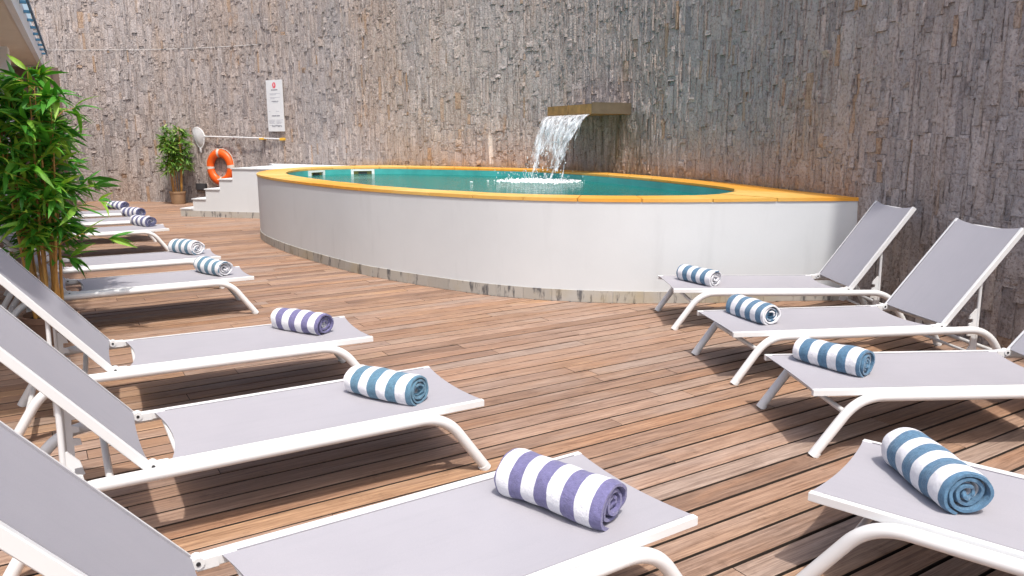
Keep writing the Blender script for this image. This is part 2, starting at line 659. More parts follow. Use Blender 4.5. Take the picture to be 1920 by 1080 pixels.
M['bronze2'] = plain('ochre_stained_lip', (0.36, 0.19, 0.055), 0.5, 0.3, 9)
M['blue'] = plain('blue_paint', (0.03, 0.12, 0.21), 0.45, 0.08, 6)
M['red'] = plain('red_print', (0.75, 0.10, 0.13), 0.6, 0.05, 20)
M['grey_print'] = plain('grey_print', (0.42, 0.42, 0.46), 0.7, 0.05, 20)
M['dark_print'] = plain('dark_print', (0.12, 0.12, 0.15), 0.7, 0.05, 20)
M['yellow_clip'] = plain('yellow_clip', (0.72, 0.42, 0.05), 0.5, 0.05, 20)
M['net'] = plain('white_net_mesh', (0.72, 0.72, 0.72), 0.7, 0.05, 30)
_n = M['net'].node_tree
_ms = N(_n, 'ShaderNodeMixShader')
_ms.inputs[0].default_value = 0.55
_n.links.new(_n.nodes['Principled BSDF'].outputs[0], _ms.inputs[2])
_n.links.new(N(_n, 'ShaderNodeBsdfTransparent').outputs[0], _ms.inputs[1])
_n.links.new(_ms.outputs[0], _n.nodes['Material Output'].inputs[0])
M['brown_panel'] = plain('dark_brown_panel', (0.16, 0.11, 0.085), 0.6, 0.15, 4)
PURPLE, TEAL, BLUE, NAVY = (0.155, 0.145, 0.28), (0.10, 0.205, 0.285), (0.085, 0.175, 0.27), (0.12, 0.125, 0.235)

# ------------------------------------------------------------------ ground under everything
g = MB()
g.add([(-60, -40, -0.2), (60, -40, -0.2), (60, 60, -0.2), (-60, 60, -0.2)], [(0, 1, 2, 3)])
tag(g.build('ground', plain('concrete_ground', (0.22, 0.21, 0.20), 0.9, 0.12, 1.5)), kind='structure')

# ------------------------------------------------------------------ plan curves
WALL_PTS = [(-11.45, 19.2), (-10.0, 19.2), (-8.3, 19.05), (-6.6, 18.5), (-5.0, 17.65), (-3.3, 16.55), (-1.73, 15.62), (0.39, 14.4), (1.68, 12.65),
            (2.5, 10.85), (2.95, 9.5), (3.2, 8.35), (3.41, 7.3), (3.60, 6.3), (3.85, 5.2), (4.2, 4.0), (4.7, 2.4), (5.4, 0.6)]
WALL = Curve2(spline(WALL_PTS, 16))

# ------------------------------------------------------------------ timber deck
du = np.array([math.cos(DECK_ANG), math.sin(DECK_ANG)])
dn = np.array([-du[1], du[0]])
PITCHW, PW, PT = 0.134, 0.1180, 0.045
deck = MB()
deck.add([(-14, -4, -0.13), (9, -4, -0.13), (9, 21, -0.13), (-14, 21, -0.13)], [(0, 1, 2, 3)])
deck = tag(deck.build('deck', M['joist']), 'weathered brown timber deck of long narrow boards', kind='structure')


def behind_wall(p):
    t = WALL.near(p)
    q = WALL.at(t)
    tg = WALL.tan(t)
    return (p[0] - q[0]) * -tg[1] + (p[1] - q[1]) * tg[0] > 0.5      # left of the curve direction = outside


planks = []
PITCHES = range(int(-6 / PITCHW), int(25 / PITCHW))
for i in PITCHES:
    nn = i * PITCHW
    s = -14.0 + random.uniform(-2, 0)
    while s < 20:
        L = random.choice((1.5, 2.1, 2.4, 2.7, 3.0, 3.6, 4.2))
        a, bb = s, s + L
        s = bb + 0.0035
        mid = du * (a + bb) / 2 + dn * nn
        e0, e1 = du * a + dn * nn, du * bb + dn * nn
        if max(e0[0], e1[0]) < -13.5 or min(e0[0], e1[0]) > 6 or max(e0[1], e1[1]) < -3 or min(e0[1], e1[1]) > 20.5:
            continue
        if behind_wall(e0) and behind_wall(e1):
            continue
        planks.append((a, bb, nn, mid))


def plank_geo(mb, a, bb, nn):
    dz = random.uniform(-0.0015, 0.0015)
    hw = PW / 2 + random.uniform(-0.0012, 0.0008)
    k = 0.0035
    vs = []
    for s_ in (a, bb):
        j = random.uniform(-0.001, 0.001)
        for q, z in ((-hw, -PT), (-hw, -k), (-hw + k, 0), (hw - k, 0), (hw, -k), (hw, -PT)):
            p = du * s_ + dn * (nn + q + j)
            vs.append((p[0], p[1], z + dz))
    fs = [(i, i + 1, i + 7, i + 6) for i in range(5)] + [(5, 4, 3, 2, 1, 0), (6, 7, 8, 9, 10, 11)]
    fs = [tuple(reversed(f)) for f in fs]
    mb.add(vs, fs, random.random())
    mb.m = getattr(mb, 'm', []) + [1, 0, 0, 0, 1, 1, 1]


def plank_score(pl):
    a, bb, nn, mid = pl
    sc = 0
    for t in (0.1, 0.3, 0.5, 0.7, 0.9):
        p = du * (a + (bb - a) * t) + dn * nn
        q = project((p[0], p[1], 0))
        if q and -10 < q[0] < 1930 and 370 < q[1] < 1085:
            if -0.2 < p[0] < 3 and p[1] > 7.5:
                continue
            sc += (bb - a) / q[2] ** 2
    return sc


planks.sort(key=plank_score, reverse=True)
for pl in planks[:300]:
    mb = MB()
    plank_geo(mb, *pl[:3])
    mb.build('plank', (M['wood'], M['gap_shade']), deck)
mb = MB()
for pl in planks[300:]:
    plank_geo(mb, *pl[:3])
tag(mb.build('plank_field', (M['wood'], M['gap_shade']), deck), kind='stuff')

# ------------------------------------------------------------------ stone-clad wall
WALL_TOP = 5.4
wall = thing('stone_wall', 'tall curved wall clad in rough vertical grey-brown split stones behind the pool', 'wall')
bk = MB()
pts_f, pts_b = [], []
for s_ in np.linspace(0, WALL.L, 90):
    p, t = WALL.at(s_), WALL.tan(s_)
    nv = np.array([t[1], -t[0]])             # towards the deck
    pts_f.append(p - nv * 0.004)
    pts_b.append(p - nv * 0.35)
bk.prism([tuple(p) for p in pts_f + pts_b[::-1]], -0.1, WALL_TOP)
bk.build('backing', M['backing'], wall)

stones = []
sx = 0.0
JOINT_Z = 3.62
while sx < WALL.L - 0.03:
    # a column group of narrow strips; strips of one group share some breaks
    wcol = random.choice((0.032, 0.04, 0.048, 0.056, 0.066, 0.085, 0.105, 0.135))
    zz = -0.02 - random.uniform(0, 0.25)
    while zz < WALL_TOP:
        h = random.choice((0.07, 0.11, 0.15, 0.19, 0.24, 0.30, 0.38, 0.46))
        z1 = min(zz + h, WALL_TOP)
        if sx < 6.0 and zz < JOINT_Z < z1:
            z1 = JOINT_Z if JOINT_Z - zz > 0.03 else z1
        if random.random() < 0.45 and wcol > 0.08:      # a wide piece is sometimes two slivers
            q = random.uniform(0.4, 0.6) * wcol
            stones.append((sx, sx + q, zz, z1))
            stones.append((sx + q, sx + wcol, zz, z1))
        else:
            stones.append((sx, sx + wcol, zz, z1))
        zz = z1
        if sx < 6.0 and abs(zz - JOINT_Z) < 1e-6:
            zz += 0.012
    sx += wcol
st = np.array(stones)


def stone_geo(mb, s0, s1, z0, z1, nx=2, nz=3):
    depth = abs(random.gauss(0.0, 0.009)) + 0.016 + (0.014 if random.random() < 0.06 else 0) - (0.012 if random.random() < 0.09 else 0)
    g_ = 0.0012
    s0 += g_; s1 -= g_; z0 += g_; z1 -= g_
    tilt_x, tilt_z = random.gauss(0, 0.003), random.gauss(0, 0.0045)
    p0, p1 = WALL.at(s0), WALL.at(s1)
    t = WALL.tan((s0 + s1) / 2)
    nv = np.array([t[1], -t[0]])
    vs = []
    nxp, nzp = nx + 1, nz + 1
    for j in range(nzp):
        for i in range(nxp):
            fx, fz = i / nx, j / nz
            if 0 < fx < 1:
                fx += random.uniform(-0.15, 0.15)
            jz = fz + (random.uniform(-0.1, 0.1) if 0 < fz < 1 else 0)
            d = depth + tilt_x * (fx - 0.5) * 2 + tilt_z * (fz - 0.5) * 2 + random.gauss(0, 0.0046)
            if i in (0, nx) or j in (0, nz):
                d -= random.uniform(0.0, 0.007)
            d = max(d, 0.004)
            p = p0 + (p1 - p0) * fx + nv * d
            vs.append((p[0], p[1], z0 + (z1 - z0) * jz))
    fs = [(j * nxp + i, j * nxp + i + 1, (j + 1) * nxp + i + 1, (j + 1) * nxp + i) for j in range(nz) for i in range(nx)]
    ring = [i for i in range(nxp)] + [j * nxp + nx for j in range(1, nzp)] + [nz * nxp + i for i in range(nx - 1, -1, -1)] + [j * nxp for j in range(nz - 1, 0, -1)]
    base = len(vs)
    for r_ in ring:
        x, y, z = vs[r_]
        fx = 0 if r_ % nxp == 0 else (1 if r_ % nxp == nx else (r_ % nxp) / nx)
        p = p0 + (p1 - p0) * fx - nv * 0.006
        vs.append((p[0], p[1], z))
    k = len(ring)
    for a in range(k):
        c_ = (a + 1) % k
        fs.append((ring[c_], ring[a], base + a, base + c_))
    mb.add(vs, fs, random.random())


def stone_score(row):
    s0, s1, z0, z1 = row
    p = WALL.at((s0 + s1) / 2)
    q = project((p[0], p[1], (z0 + z1) / 2))
    if not q or not (0 < q[0] < 1920 and 0 < q[1] < 1080):
        return 0
    if q[0] < 1604 and q[1] > 372:
        return 0
    if q[0] > 1640 and q[1] > 560:
        return 0
    t = WALL.tan((s0 + s1) / 2)
    v = p / np.linalg.norm(p)
    return (s1 - s0) * (z1 - z0) * abs(v @ np.array([t[1], -t[0]])) / q[2] ** 2


order = sorted(range(len(st)), key=lambda i: -stone_score(st[i]))
for i in order[:300]:
    mb = MB()
    stone_geo(mb, *st[i])
    mb.build('stone', M['stone'], wall)
mb = MB()
for i in order[300:]:
    stone_geo(mb, *st[i])
tag(mb.build('stone_cladding', M['stone'], wall), kind='stuff')
# pale mortar line high up at the far end
mb = MB()
for k in range(40):
    s0, s1 = k * 0.15, k * 0.15 + 0.149
    p0, p1 = WALL.at(s0), WALL.at(s1)
    t = WALL.tan(s0)
    nv = np.array([t[1], -t[0]]) * (0.028 + random.uniform(0, 0.004))
    mb.add([(*(p0 + nv), JOINT_Z), (*(p1 + nv), JOINT_Z), (*(p1 + nv), JOINT_Z + 0.012), (*(p0 + nv), JOINT_Z + 0.012)], [(0, 1, 2, 3)])
mb.build('mortar_line', plain('pale_mortar', (0.66, 0.62, 0.58), 0.9, 0.1, 9), wall)

# ------------------------------------------------------------------ pool
OUT = [(3.395, 7.45), (2.52, 7.40), (1.72, 7.31), (0.72, 7.36), (-0.32, 7.75), (-1.58, 8.72), (-2.43, 9.68), (-3.32, 10.9), (-3.98, 12.1), (-4.25, 13.2),
       (-4.2, 14.2), (-3.75, 15.15), (-2.85, 15.85), (-1.75, 15.5), (0.36, 14.28), (1.6, 12.6), (2.42, 10.8), (2.88, 9.45), (3.13, 8.3)]
INN = [(2.42, 8.42), (2.12, 7.98), (1.65, 7.76), (0.78, 7.76), (-0.18, 8.12), (-1.33, 9.02), (-2.1, 9.93), (-2.93, 11.12), (-3.55, 12.28), (-3.78, 13.3),
       (-3.72, 14.0), (-3.35, 14.55), (-2.6, 14.85), (-1.63, 14.6), (0.26, 13.6), (1.46, 11.85), (2.18, 10.1), (2.44, 9.2), (2.5, 8.72)]
RIM, RT = 1.015, 0.032
oc = spline(OUT, 10)
ic = spline(INN, 10)
pool = thing('pool', 'raised oval pool with white plastered wall and orange coping against the stone wall', 'pool')
front_n = 12 * 10 + 1                      # samples of the free-standing part of the outline
wl = MB()
inset = 0.010
# white wall: the outer skin, set back under the coping
vs, fs = [], []
ocw = []
for i in range(len(oc)):
    a, b_ = oc[max(i - 1, 0)], oc[min(i + 1, len(oc) - 1)]
    t = (b_ - a) / np.linalg.norm(b_ - a)
    nrm = np.array([-t[1], t[0]])          # clockwise outline: the left side is outside
    if np.dot(nrm, oc[i] - np.array([-0.6, 11.5])) < 0:
        nrm = -nrm
    ocw.append((oc[i] - nrm * inset, nrm))
for i in range(front_n):
    p = ocw[i][0]
    vs += [(p[0], p[1], -0.07), (p[0], p[1], RIM - RT)]
for i in range(front_n - 1):
    fs.append((2 * i, 2 * i + 1, 2 * i + 3, 2 * i + 2))
wl.add(vs, fs)
wl.build('pool_wall', M['plaster'], pool, smooth=40)
bs = MB()
vs, fs = [], []
for i in range(len(ic)):
    vs += [(ic[i][0], ic[i][1], 0.15), (ic[i][0], ic[i][1], RIM - RT)]
k = len(ic)
for i in range(k):
    j = (i + 1) % k
    fs.append((2 * i, 2 * j, 2 * j + 1, 2 * i + 1))
fs.append(tuple(2 * i for i in range(k)))
bs.add(vs, fs)
bs.build('basin', M['basin'], pool)
# coping slabs
kk = len(oc)
cl = np.r_[0, np.cumsum(np.linalg.norm(np.diff((oc + ic) / 2, axis=0), axis=1))]


def at_len(arr, s_):
    return np.array([np.interp(s_, cl, arr[:, 0]), np.interp(s_, cl, arr[:, 1])])


edges = [0.0]
while edges[-1] < cl[-1] - 0.5:
    edges.append(edges[-1] + random.uniform(0.5, 0.62))
edges[-1] = cl[-1]
for a, b_ in zip(edges[:-1], edges[1:]):
    mb = MB()
    m_ = 4
    ss = np.linspace(a + 0.004, b_ - 0.004, m_ + 1)
    o_ = [at_len(oc, s_) for s_ in ss]
    i_ = [at_len(ic, s_) for s_ in ss]
    mb.prism([tuple(p) for p in o_] + [tuple(p - (p - q) * 0.04) for p, q in list(zip(i_, o_))[::-1]], RIM - RT, RIM + random.uniform(-0.002, 0.002), a=random.random())
    mb.build('coping_slab', M['coping'], pool)
mb = MB()                                   # the wide corner slab at the sharp end
mb.prism([(3.39, 7.47), (3.145, 8.30), (2.505, 8.70), (2.425, 8.43)], RIM - RT, RIM - 0.0015, a=0.3)
mb.build('coping_slab', M['coping'], pool)
# skirting tiles along the foot of the white wall
fl = np.r_[0, np.cumsum(np.linalg.norm(np.diff(oc[:front_n], axis=0), axis=1))]
s_ = 0.02
while s_ < fl[-1] - 0.3:
    e_ = s_ + 0.30
    vs = []
    ss = np.linspace(s_ + 0.0015, e_ - 0.0015, 4)
    idx = [min(int(np.searchsorted(fl, q)), front_n - 1) for q in ss]
    P0, P1 = [], []
    for q, ii in zip(ss, idx):
        p = np.array([np.interp(q, fl, oc[:front_n, 0]), np.interp(q, fl, oc[:front_n, 1])])
        nr = ocw[ii][1]
        P0.append(tuple(p - nr * (inset + 0.006)))
        P1.append(tuple(p - nr * (inset - 0.009)))
    mb = MB()
    poly = P1 + P0[::-1]
    mb.prism(poly, 0.003, 0.118 + random.uniform(-0.002, 0.002), a=random.random())
    mb.build('skirting_tile', M['skirting'], pool)
    s_ = e_
# water
WZ = RIM - 0.125
wt = MB()
wt.add([(p[0], p[1], WZ) for p in ic], [tuple(range(len(ic) - 1, -1, -1))])
tag(wt.build('water', M['water']), 'teal pool water', kind='structure')
# skimmer boxes on the inside of the pool
icl = np.r_[0, np.cumsum(np.linalg.norm(np.diff(ic, axis=0), axis=1))]
for (cx_, cy_, wd) in ((-2.82, 14.80, 0.44), (-3.62, 14.22, 0.40)):
    q = np.argmin(np.linalg.norm(ic - np.array([cx_, cy_]), axis=1))
    p = ic[q]
    t = ic[q + 2] - ic[q - 2]
    t /= np.linalg.norm(t)
    ang = math.atan2(t[1], t[0])
    nr = np.array([t[1], -t[0]])
    sk = link('skimmer', None, pool)
    sk.location = (p[0] + nr[0] * 0.025, p[1] + nr[1] * 0.025, WZ)
    sk.rotation_euler = (0, 0, ang)
    f_ = MB()
    h0, h1 = -0.09, 0.088
    f_.box(-wd / 2, wd / 2, -0.03, 0.012, h1 - 0.03, h1)
    f_.box(-wd / 2, wd / 2, -0.03, 0.012, h0, h0 + 0.04)
    f_.box(-wd / 2, -wd / 2 + 0.05, -0.03, 0.012, h0 + 0.04, h1 - 0.03)
    f_.box(wd / 2 - 0.05, wd / 2, -0.03, 0.012, h0 + 0.04, h1 - 0.03)
    f_.build('frame', M['white_plastic'], sk)
    f_ = MB()
    f_.box(-wd / 2 + 0.05, wd / 2 - 0.05, 0.012, 0.02, h0 + 0.04, h1 - 0.03)
    f_.build('flap', plain('ochre_flap', (0.35, 0.24, 0.06), 0.6, 0.2, 9), sk)
    f_ = MB()
    f_.box(-wd * 0.18, wd * 0.18, -0.012, 0.010, h0 + 0.06, h1 - 0.05)
    f_.build('opening', M['black'], sk)

# ------------------------------------------------------------------ steps up to the pool
sd = np.array([1.72, -0.46]); sd /= np.linalg.norm(sd)
sn = np.array([-sd[1], sd[0]])
steps = thing('pool_steps', 'white plastered steps with grey base climbing to the left end of the pool', 'steps')
S0 = np.array([-6.72, 15.62])


def srect(a0, a1, b0, b1):
    return [tuple(S0 + sd * a + sn * b) for a, b in ((a0, b0), (a1, b0), (a1, b1), (a0, b1))]


runs = [0.0, 0.29, 0.60, 0.93, 1.24]
hts = [0.165, 0.365, 0.565, 0.765, RIM - 0.035]
mb = MB()
mb.prism(srect(-0.012, 2.62, -0.012, 1.6), -0.05, 0.118)
mb.build('base', M['skirting'], steps)
for i in range(5):
    mb = MB()
    b1 = 1.55 if i < 4 else 1.70
    mb.prism(srect(runs[i], runs[i + 1] if i < 4 else 2.75, 0, b1), 0.119, hts[i] - 0.022)
    mb.build('riser', M['plaster'], steps)
    mb = MB()
    mb.prism(srect(runs[i] - 0.018, (runs[i + 1] - 0.001) if i < 4 else 2.70, -0.018, b1), hts[i] - 0.0215, hts[i])
    mb.build('tread', M['plaster'], steps)
mb = MB()          # white ledge filling the corner between steps, pool and wall
mb.prism([(-5.1, 16.72), (-4.1, 14.6), (-3.7, 15.2), (-2.85, 15.83), (-2.4, 15.9), (-3.3, 16.5), (-4.9, 17.5), (-5.6, 17.9)], -0.05, RIM - 0.036)
mb.build('ledge', M['plaster'], steps)

# ------------------------------------------------------------------ spout and waterfall
SA, SB = np.array([1.22, 12.0]), np.array([0.60, 13.35])     # near and far end of the lip
st_ = (SB - SA); SW = np.linalg.norm(st_); st_ /= SW
nv = np.array([-st_[1], st_[0]])                              # out over the pool
if nv[0] > 0:
    nv = -nv
spout = thing('waterfall_spout', 'brown metal box spout jutting from the stone wall over the pool', 'spout')
SZ0, SZ1 = 1.935, 2.085
half = SW * 0.5
DEP = 0.95


def sp(a, d):
    return tuple(SA + st_ * a - nv * d)


mb = MB()
mb.prism([sp(0, 0.02), sp(0, DEP), sp(SW, DEP), sp(SW, 0.02)], SZ0 + 0.02, SZ1)
mb.build('body', M['bronze'], spout)
for a0, a1 in ((0.004, half - 0.006), (half + 0.006, SW - 0.004)):
    mb = MB()
    mb.prism([sp(a0, 0.0), sp(a0, 0.019), sp(a1, 0.019), sp(a1, 0.0)], SZ0 + 0.012, SZ1 - 0.004)
    mb.build('front_panel', M['bronze2'], spout)
mb = MB()
mb.prism([sp(-0.015, -0.01), sp(-0.015, DEP), sp(-0.003, DEP), sp(-0.003, -0.01)], SZ0, SZ1 + 0.02)
mb.build('side_panel', M['bronze'], spout)
mb = MB()
mb.prism([sp(0, 0.005), sp(0, DEP), sp(SW, DEP), sp(SW, 0.005)], SZ0 - 0.004, SZ0 + 0.011)
mb.build('lip', M['bronze2'], spout)

fallt = thing('waterfall', 'clear sheet of water arcing from the brown spout and breaking up into the pool', 'waterfall')
v0, gr = 1.05, 9.81
T = math.sqrt(2 * (SZ0 - WZ) / gr)
nu, nvv = 120, 90
for layer in range(2):
    mb = MB()
    vs, fs = [], []
    for j in range(nvv + 1):
        f = j / nvv
        t = T * f
        for i in range(nu + 1):
            u = i / nu
            spread = 0.03 + (0.94 - 0.08 * f) * u + 0.04 * f
            wob = noise.noise(Vector((u * 7 + layer * 9, f * 2.2, layer * 3.1))) * 0.055 * (0.25 + f * 1.3)
            wob += noise.noise(Vector((u * 22 + 5, f * 6, layer * 7.7))) * 0.020 * (0.4 + f)
            lat = noise.noise(Vector((u * 4, f * 3.5, 20 + layer * 5))) * 0.07 * f
            p = SA + st_ * (SW * spread + lat) + nv * (v0 * (1 - 0.12 * layer) * t + wob - 0.01)
            vs.append((p[0], p[1], SZ0 - 0.005 - 0.5 * gr * t * t - layer * 0.006))
    for j in range(nvv):
        f = (j + 0.5) / nvv
        for i in range(nu):
            u = (i + 0.5) / nu
            th = noise.noise(Vector((u * 9 + layer * 31, f * 1.6, 4.2))) + 0.55 * noise.noise(Vector((u * 26 + layer * 13, f * 5.0, 1.2))) + 0.35 * noise.noise(Vector((u * 40, f * 22.0, 8.2)))
            lim = 0.95 - max(0, f - 0.30) * 1.75 - layer * 0.25
            if th < lim:
                fs.append((j * (nu + 1) + i, j * (nu + 1) + i + 1, (j + 1) * (nu + 1) + i + 1, (j + 1) * (nu + 1) + i))
    mb.add(vs, fs)
    mb.build('sheet', M['fall'], fallt, smooth=80)
land = (SA + SB) / 2 + nv * (v0 * T)
mb = MB()
ico = [(0, 0, 1), (0.894, 0, 0.447), (0.276, 0.851, 0.447), (-0.724, 0.526, 0.447), (-0.724, -0.526, 0.447), (0.276, -0.851, 0.447),
       (0.724, 0.526, -0.447), (-0.276, 0.851, -0.447), (-0.894, 0, -0.447), (-0.276, -0.851, -0.447), (0.724, -0.526, -0.447), (0, 0, -1)]
icf = [(0, 1, 2), (0, 2, 3), (0, 3, 4), (0, 4, 5), (0, 5, 1), (1, 6, 2), (2, 7, 3), (3, 8, 4), (4, 9, 5), (5, 10, 1), (6, 7, 2), (7, 8, 3), (8, 9, 4), (9, 10, 5), (10, 6, 1),
       (11, 7, 6), (11, 8, 7), (11, 9, 8), (11, 10, 9), (11, 6, 10)]
for k in range(420):
    u = random.uniform(0.0, 1.0)
    f = random.uniform(0.35, 1.0)
    if k % 3 == 0:                       # splash thrown up again
        p = land + st_ * random.gauss(0, SW * 0.36) + nv * random.gauss(0.05, 0.20)
        z = WZ + abs(random.gauss(0, 0.10))
    else:
        p = SA + st_ * (SW * (0.04 + 0.88 * u)) + nv * (v0 * T * f + random.gauss(0, 0.06))
        z = SZ0 - 0.5 * gr * (T * f) ** 2 + random.gauss(0, 0.02)
    r_ = random.uniform(0.003, 0.010)
    mb.add([(p[0] + x * r_, p[1] + y * r_, max(z, WZ + 0.004) + q * r_ * random.uniform(1, 2.6)) for x, y, q in ico], icf)
tag(mb.build('droplets', M['fall'], fallt, smooth=80), kind='stuff')
mb = MB()
for k in range(1100):
    a = random.gauss(0, 0.22) * SW
    d = random.gauss(0, 0.23) * (1.3 if abs(a) < 0.4 else 0.8)
    p = land + st_ * a + nv * d
    r_ = random.uniform(0.004, 0.022) * math.exp(-abs(a) * 0.9)
    mb.add([(p[0] + x * r_ * 1.5, p[1] + y * r_ * 1.5, WZ + 0.002 + max(0, q + 0.2) * r_ * random.uniform(0.5, 1.4)) for x, y, q in ico], icf)
tag(mb.build('foam', M['foam'], fallt, smooth=60), kind='stuff')

# ------------------------------------------------------------------ sun loungers
LW, LS, LB, LH = 0.654, 1.44, 0.872, 0.34


def make_lounger(phi):
    root = link('sun_lounger', None)
    root.empty_display_size = 0.1
    hw = LW / 2
    # sling of the seat, slightly hollow, its two ends cut in a shallow curve
    def sling(name, L, x_of, end0, end1, sag):
        mb = MB()
        ny, nx = 14, 24
        vs, fs = [], []
        for layer in (0, 1):
            for i in range(nx + 1):
                for j in range(ny + 1):
                    y = -hw + 0.011 + (LW - 0.022) * j / ny
                    q = 1 - (y / hw) ** 2
                    a0, a1 = end0 * q, L - end1 * q
                    x = a0 + (a1 - a0) * i / nx
                    z = -sag * q - layer * 0.004
                    vs.append(x_of(x, y, z))
        nn = (nx + 1) * (ny + 1)
        for i in range(nx):
            for j in range(ny):
                a = i * (ny + 1) + j
                fs.append((a, a + ny + 1, a + ny + 2, a + 1))
                fs.append((nn + a, nn + a + 1, nn + a + ny + 2, nn + a + ny + 1))
        for i in (0, nx):
            for j in range(ny):
                a = i * (ny + 1) + j
                fs.append((a, a + 1, nn + a + 1, nn + a))
        mb.add(vs, fs)
        return mb.build(name, M['sling'], root, smooth=35)

    cp, spn = math.cos(phi), math.sin(phi)
    seat = lambda x, y, z: (x, y, LH + z)
    back = lambda x, y, z: (LS + 0.045 + x * cp - z * spn, y, LH + 0.012 + x * spn + z * cp)
    sling('seat_sling', LS - 0.035, seat, 0.020, 0.045, 0.010)
    sling('back_sling', LB - 0.05, back, 0.0, 0.030, 0.012)
    Mb = Matrix.Translation((LS + 0.045, 0, LH + 0.012)) @ Matrix.Rotation(-phi, 4, 'Y')
    for sgn in (-1, 1):
        y0, y1 = sorted((sgn * hw, sgn * (hw - 0.024)))
        mb = MB()
        mb.bbox(0, LS - 0.02, y0, y1, LH - 0.033, LH + 0.002, 0.003)
        rail = mb.build('seat_rail', M['white_paint'], root)
        mb = MB()
        yy = sgn * (hw - 0.0255)
        mb.box(0.04, LS - 0.085, min(yy, yy + sgn * 0.003), max(yy, yy + sgn * 0.003), LH - 0.002, LH + 0.0005 + 0.0022)
        mb.build('seam', M['seam'], rail)
        mb = MB()
        mb.bbox(-0.03, LB - 0.05, y0, y1, -0.034, 0.003, 0.003, Mb)
        rail = mb.build('back_rail', M['white_paint'], root)
        mb = MB()
        mb.box(0.01, LB - 0.08, min(yy, yy + sgn * 0.003), max(yy, yy + sgn * 0.003), -0.001, 0.0042, Mb)
        mb.build('seam', M['seam'], rail)
        # round tube: front leg, long rail and rear leg in one bent piece
        ty = sgn * (hw + 0.027)
        mb = MB()
        path = fillet([(0.005, ty, 0.0), (0.225, ty, 0.310), (1.80, ty, 0.310), (1.99, ty, 0.0)], (0.125, 0.145), 12)
        mb.sweep(path, 0.0255, 16)
        tube = mb.build('frame_tube', M['white_paint'], root, smooth=50)
        for fx, sl in ((0.012, 1), (1.985, -1)):
            mb = MB()
            mb.sweep([(fx, ty, 0.001), (fx + sl * 0.012, ty, 0.022)], 0.0275, 14)
            mb.build('foot_cap', M['white_plastic'], tube, smooth=50)
        # brackets between tube and seat rail
        for bx in (0.42, 1.18):
            mb = MB()
            a, b_ = sorted((sgn * (hw - 0.01), sgn * (hw + 0.024)))
            mb.box(bx, bx + 0.05, a, b_, LH - 0.050, LH - 0.0335)
            mb.build('bracket', M['white_plastic'], root)
        # hinge
        mb = MB()
        hy = sgn * (hw - 0.012)
        mb.bbox(LS - 0.03, LS + 0.035, hy - 0.016, hy + 0.016, LH - 0.036, LH + 0.006, 0.004)
        mb.sweep([(LS + 0.03, hy - 0.021, LH - 0.006), (LS + 0.03, hy + 0.021, LH - 0.006)], 0.019, 14)
        hg = mb.build('hinge', M['white_plastic'], root, smooth=40)
        mb = MB()
        mb.sweep([(LS + 0.03, hy - 0.024, LH - 0.006), (LS + 0.03, hy + 0.024, LH - 0.006)], 0.007, 8)
        mb.build('bolt', M['black'], hg)
        # prop from the backrest down to the notched bar
        px, pz = back(LB * 0.46, 0, -0.03)[0], back(LB * 0.46, 0, -0.03)[2]
        yy = sgn * (hw - 0.036)
        mb = MB()
        mb.sweep([(px, yy, pz), (px + 0.012, yy, 0.115)], 0.0115, 10)
        prop = mb.build('prop', M['white_paint'], root, smooth=50)
        mb = MB()
        prof = [(0.0, 0.44), (-0.012, 0.44), (-0.050, 0.395), (-0.056, 0.372), (-0.030, 0.372), (-0.028, 0.345), (-0.054, 0.337), (-0.058, 0.312), (-0.030, 0.312), (-0.028, 0.285),
                (-0.056, 0.278), (-0.060, 0.252), (-0.030, 0.252), (-0.028, 0.18), (-0.052, 0.145), (-0.060, 0.112), (-0.02, 0.10), (0.0, 0.115)]
        vs = [(px + x, yy - 0.006, z) for x, z in prof] + [(px + x, yy + 0.006, z) for x, z in prof]
        n_ = len(prof)
        fs = [tuple(range(n_ - 1, -1, -1)), tuple(range(n_, 2 * n_))] + [(i, (i + 1) % n_, n_ + (i + 1) % n_, n_ + i) for i in range(n_)]
        mb.add(vs, fs)
        mb.build('notched_plate', M['white_plastic'], prop)
    for cx, cz, nm in ((0.165, 0.225, 'front_crossbar'), (1.905, 0.14, 'rear_crossbar'), (1.62, 0.292, 'middle_crossbar')):
        mb = MB()
        mb.sweep([(cx, -hw - 0.015, cz), (cx, hw + 0.015, cz)], 0.0145, 12)
        mb.build(nm, M['white_paint'], root, smooth=50)
    mb = MB()
    mb.sweep([(px + 0.012, -hw + 0.03, 0.118), (px + 0.012, hw - 0.03, 0.118)], 0.0105, 10)
    mb.build('prop_crossbar', M['white_paint'], root, smooth=50)
    for bx in (0.075, 1.365):
        mb = MB()
        mb.sweep([(bx, -hw + 0.02, LH - 0.03), (bx, hw - 0.02, LH - 0.03)], 0.0105, 10)
        mb.build('seat_crossbar', M['white_paint'], root, smooth=50)
    mb = MB()
    a = back(LB - 0.075, 0, -0.03)
    mb.sweep([(a[0], -hw + 0.02, a[2]), (a[0], hw - 0.02, a[2])], 0.011, 10)
    mb.build('back_crossbar', M['white_paint'], root, smooth=50)
    return root


def copy_tree(o, parent=None):
    c = o.copy()
    COL.objects.link(c)
    c.parent = parent
    for ch in children(o):
        copy_tree(ch, c)
    return c


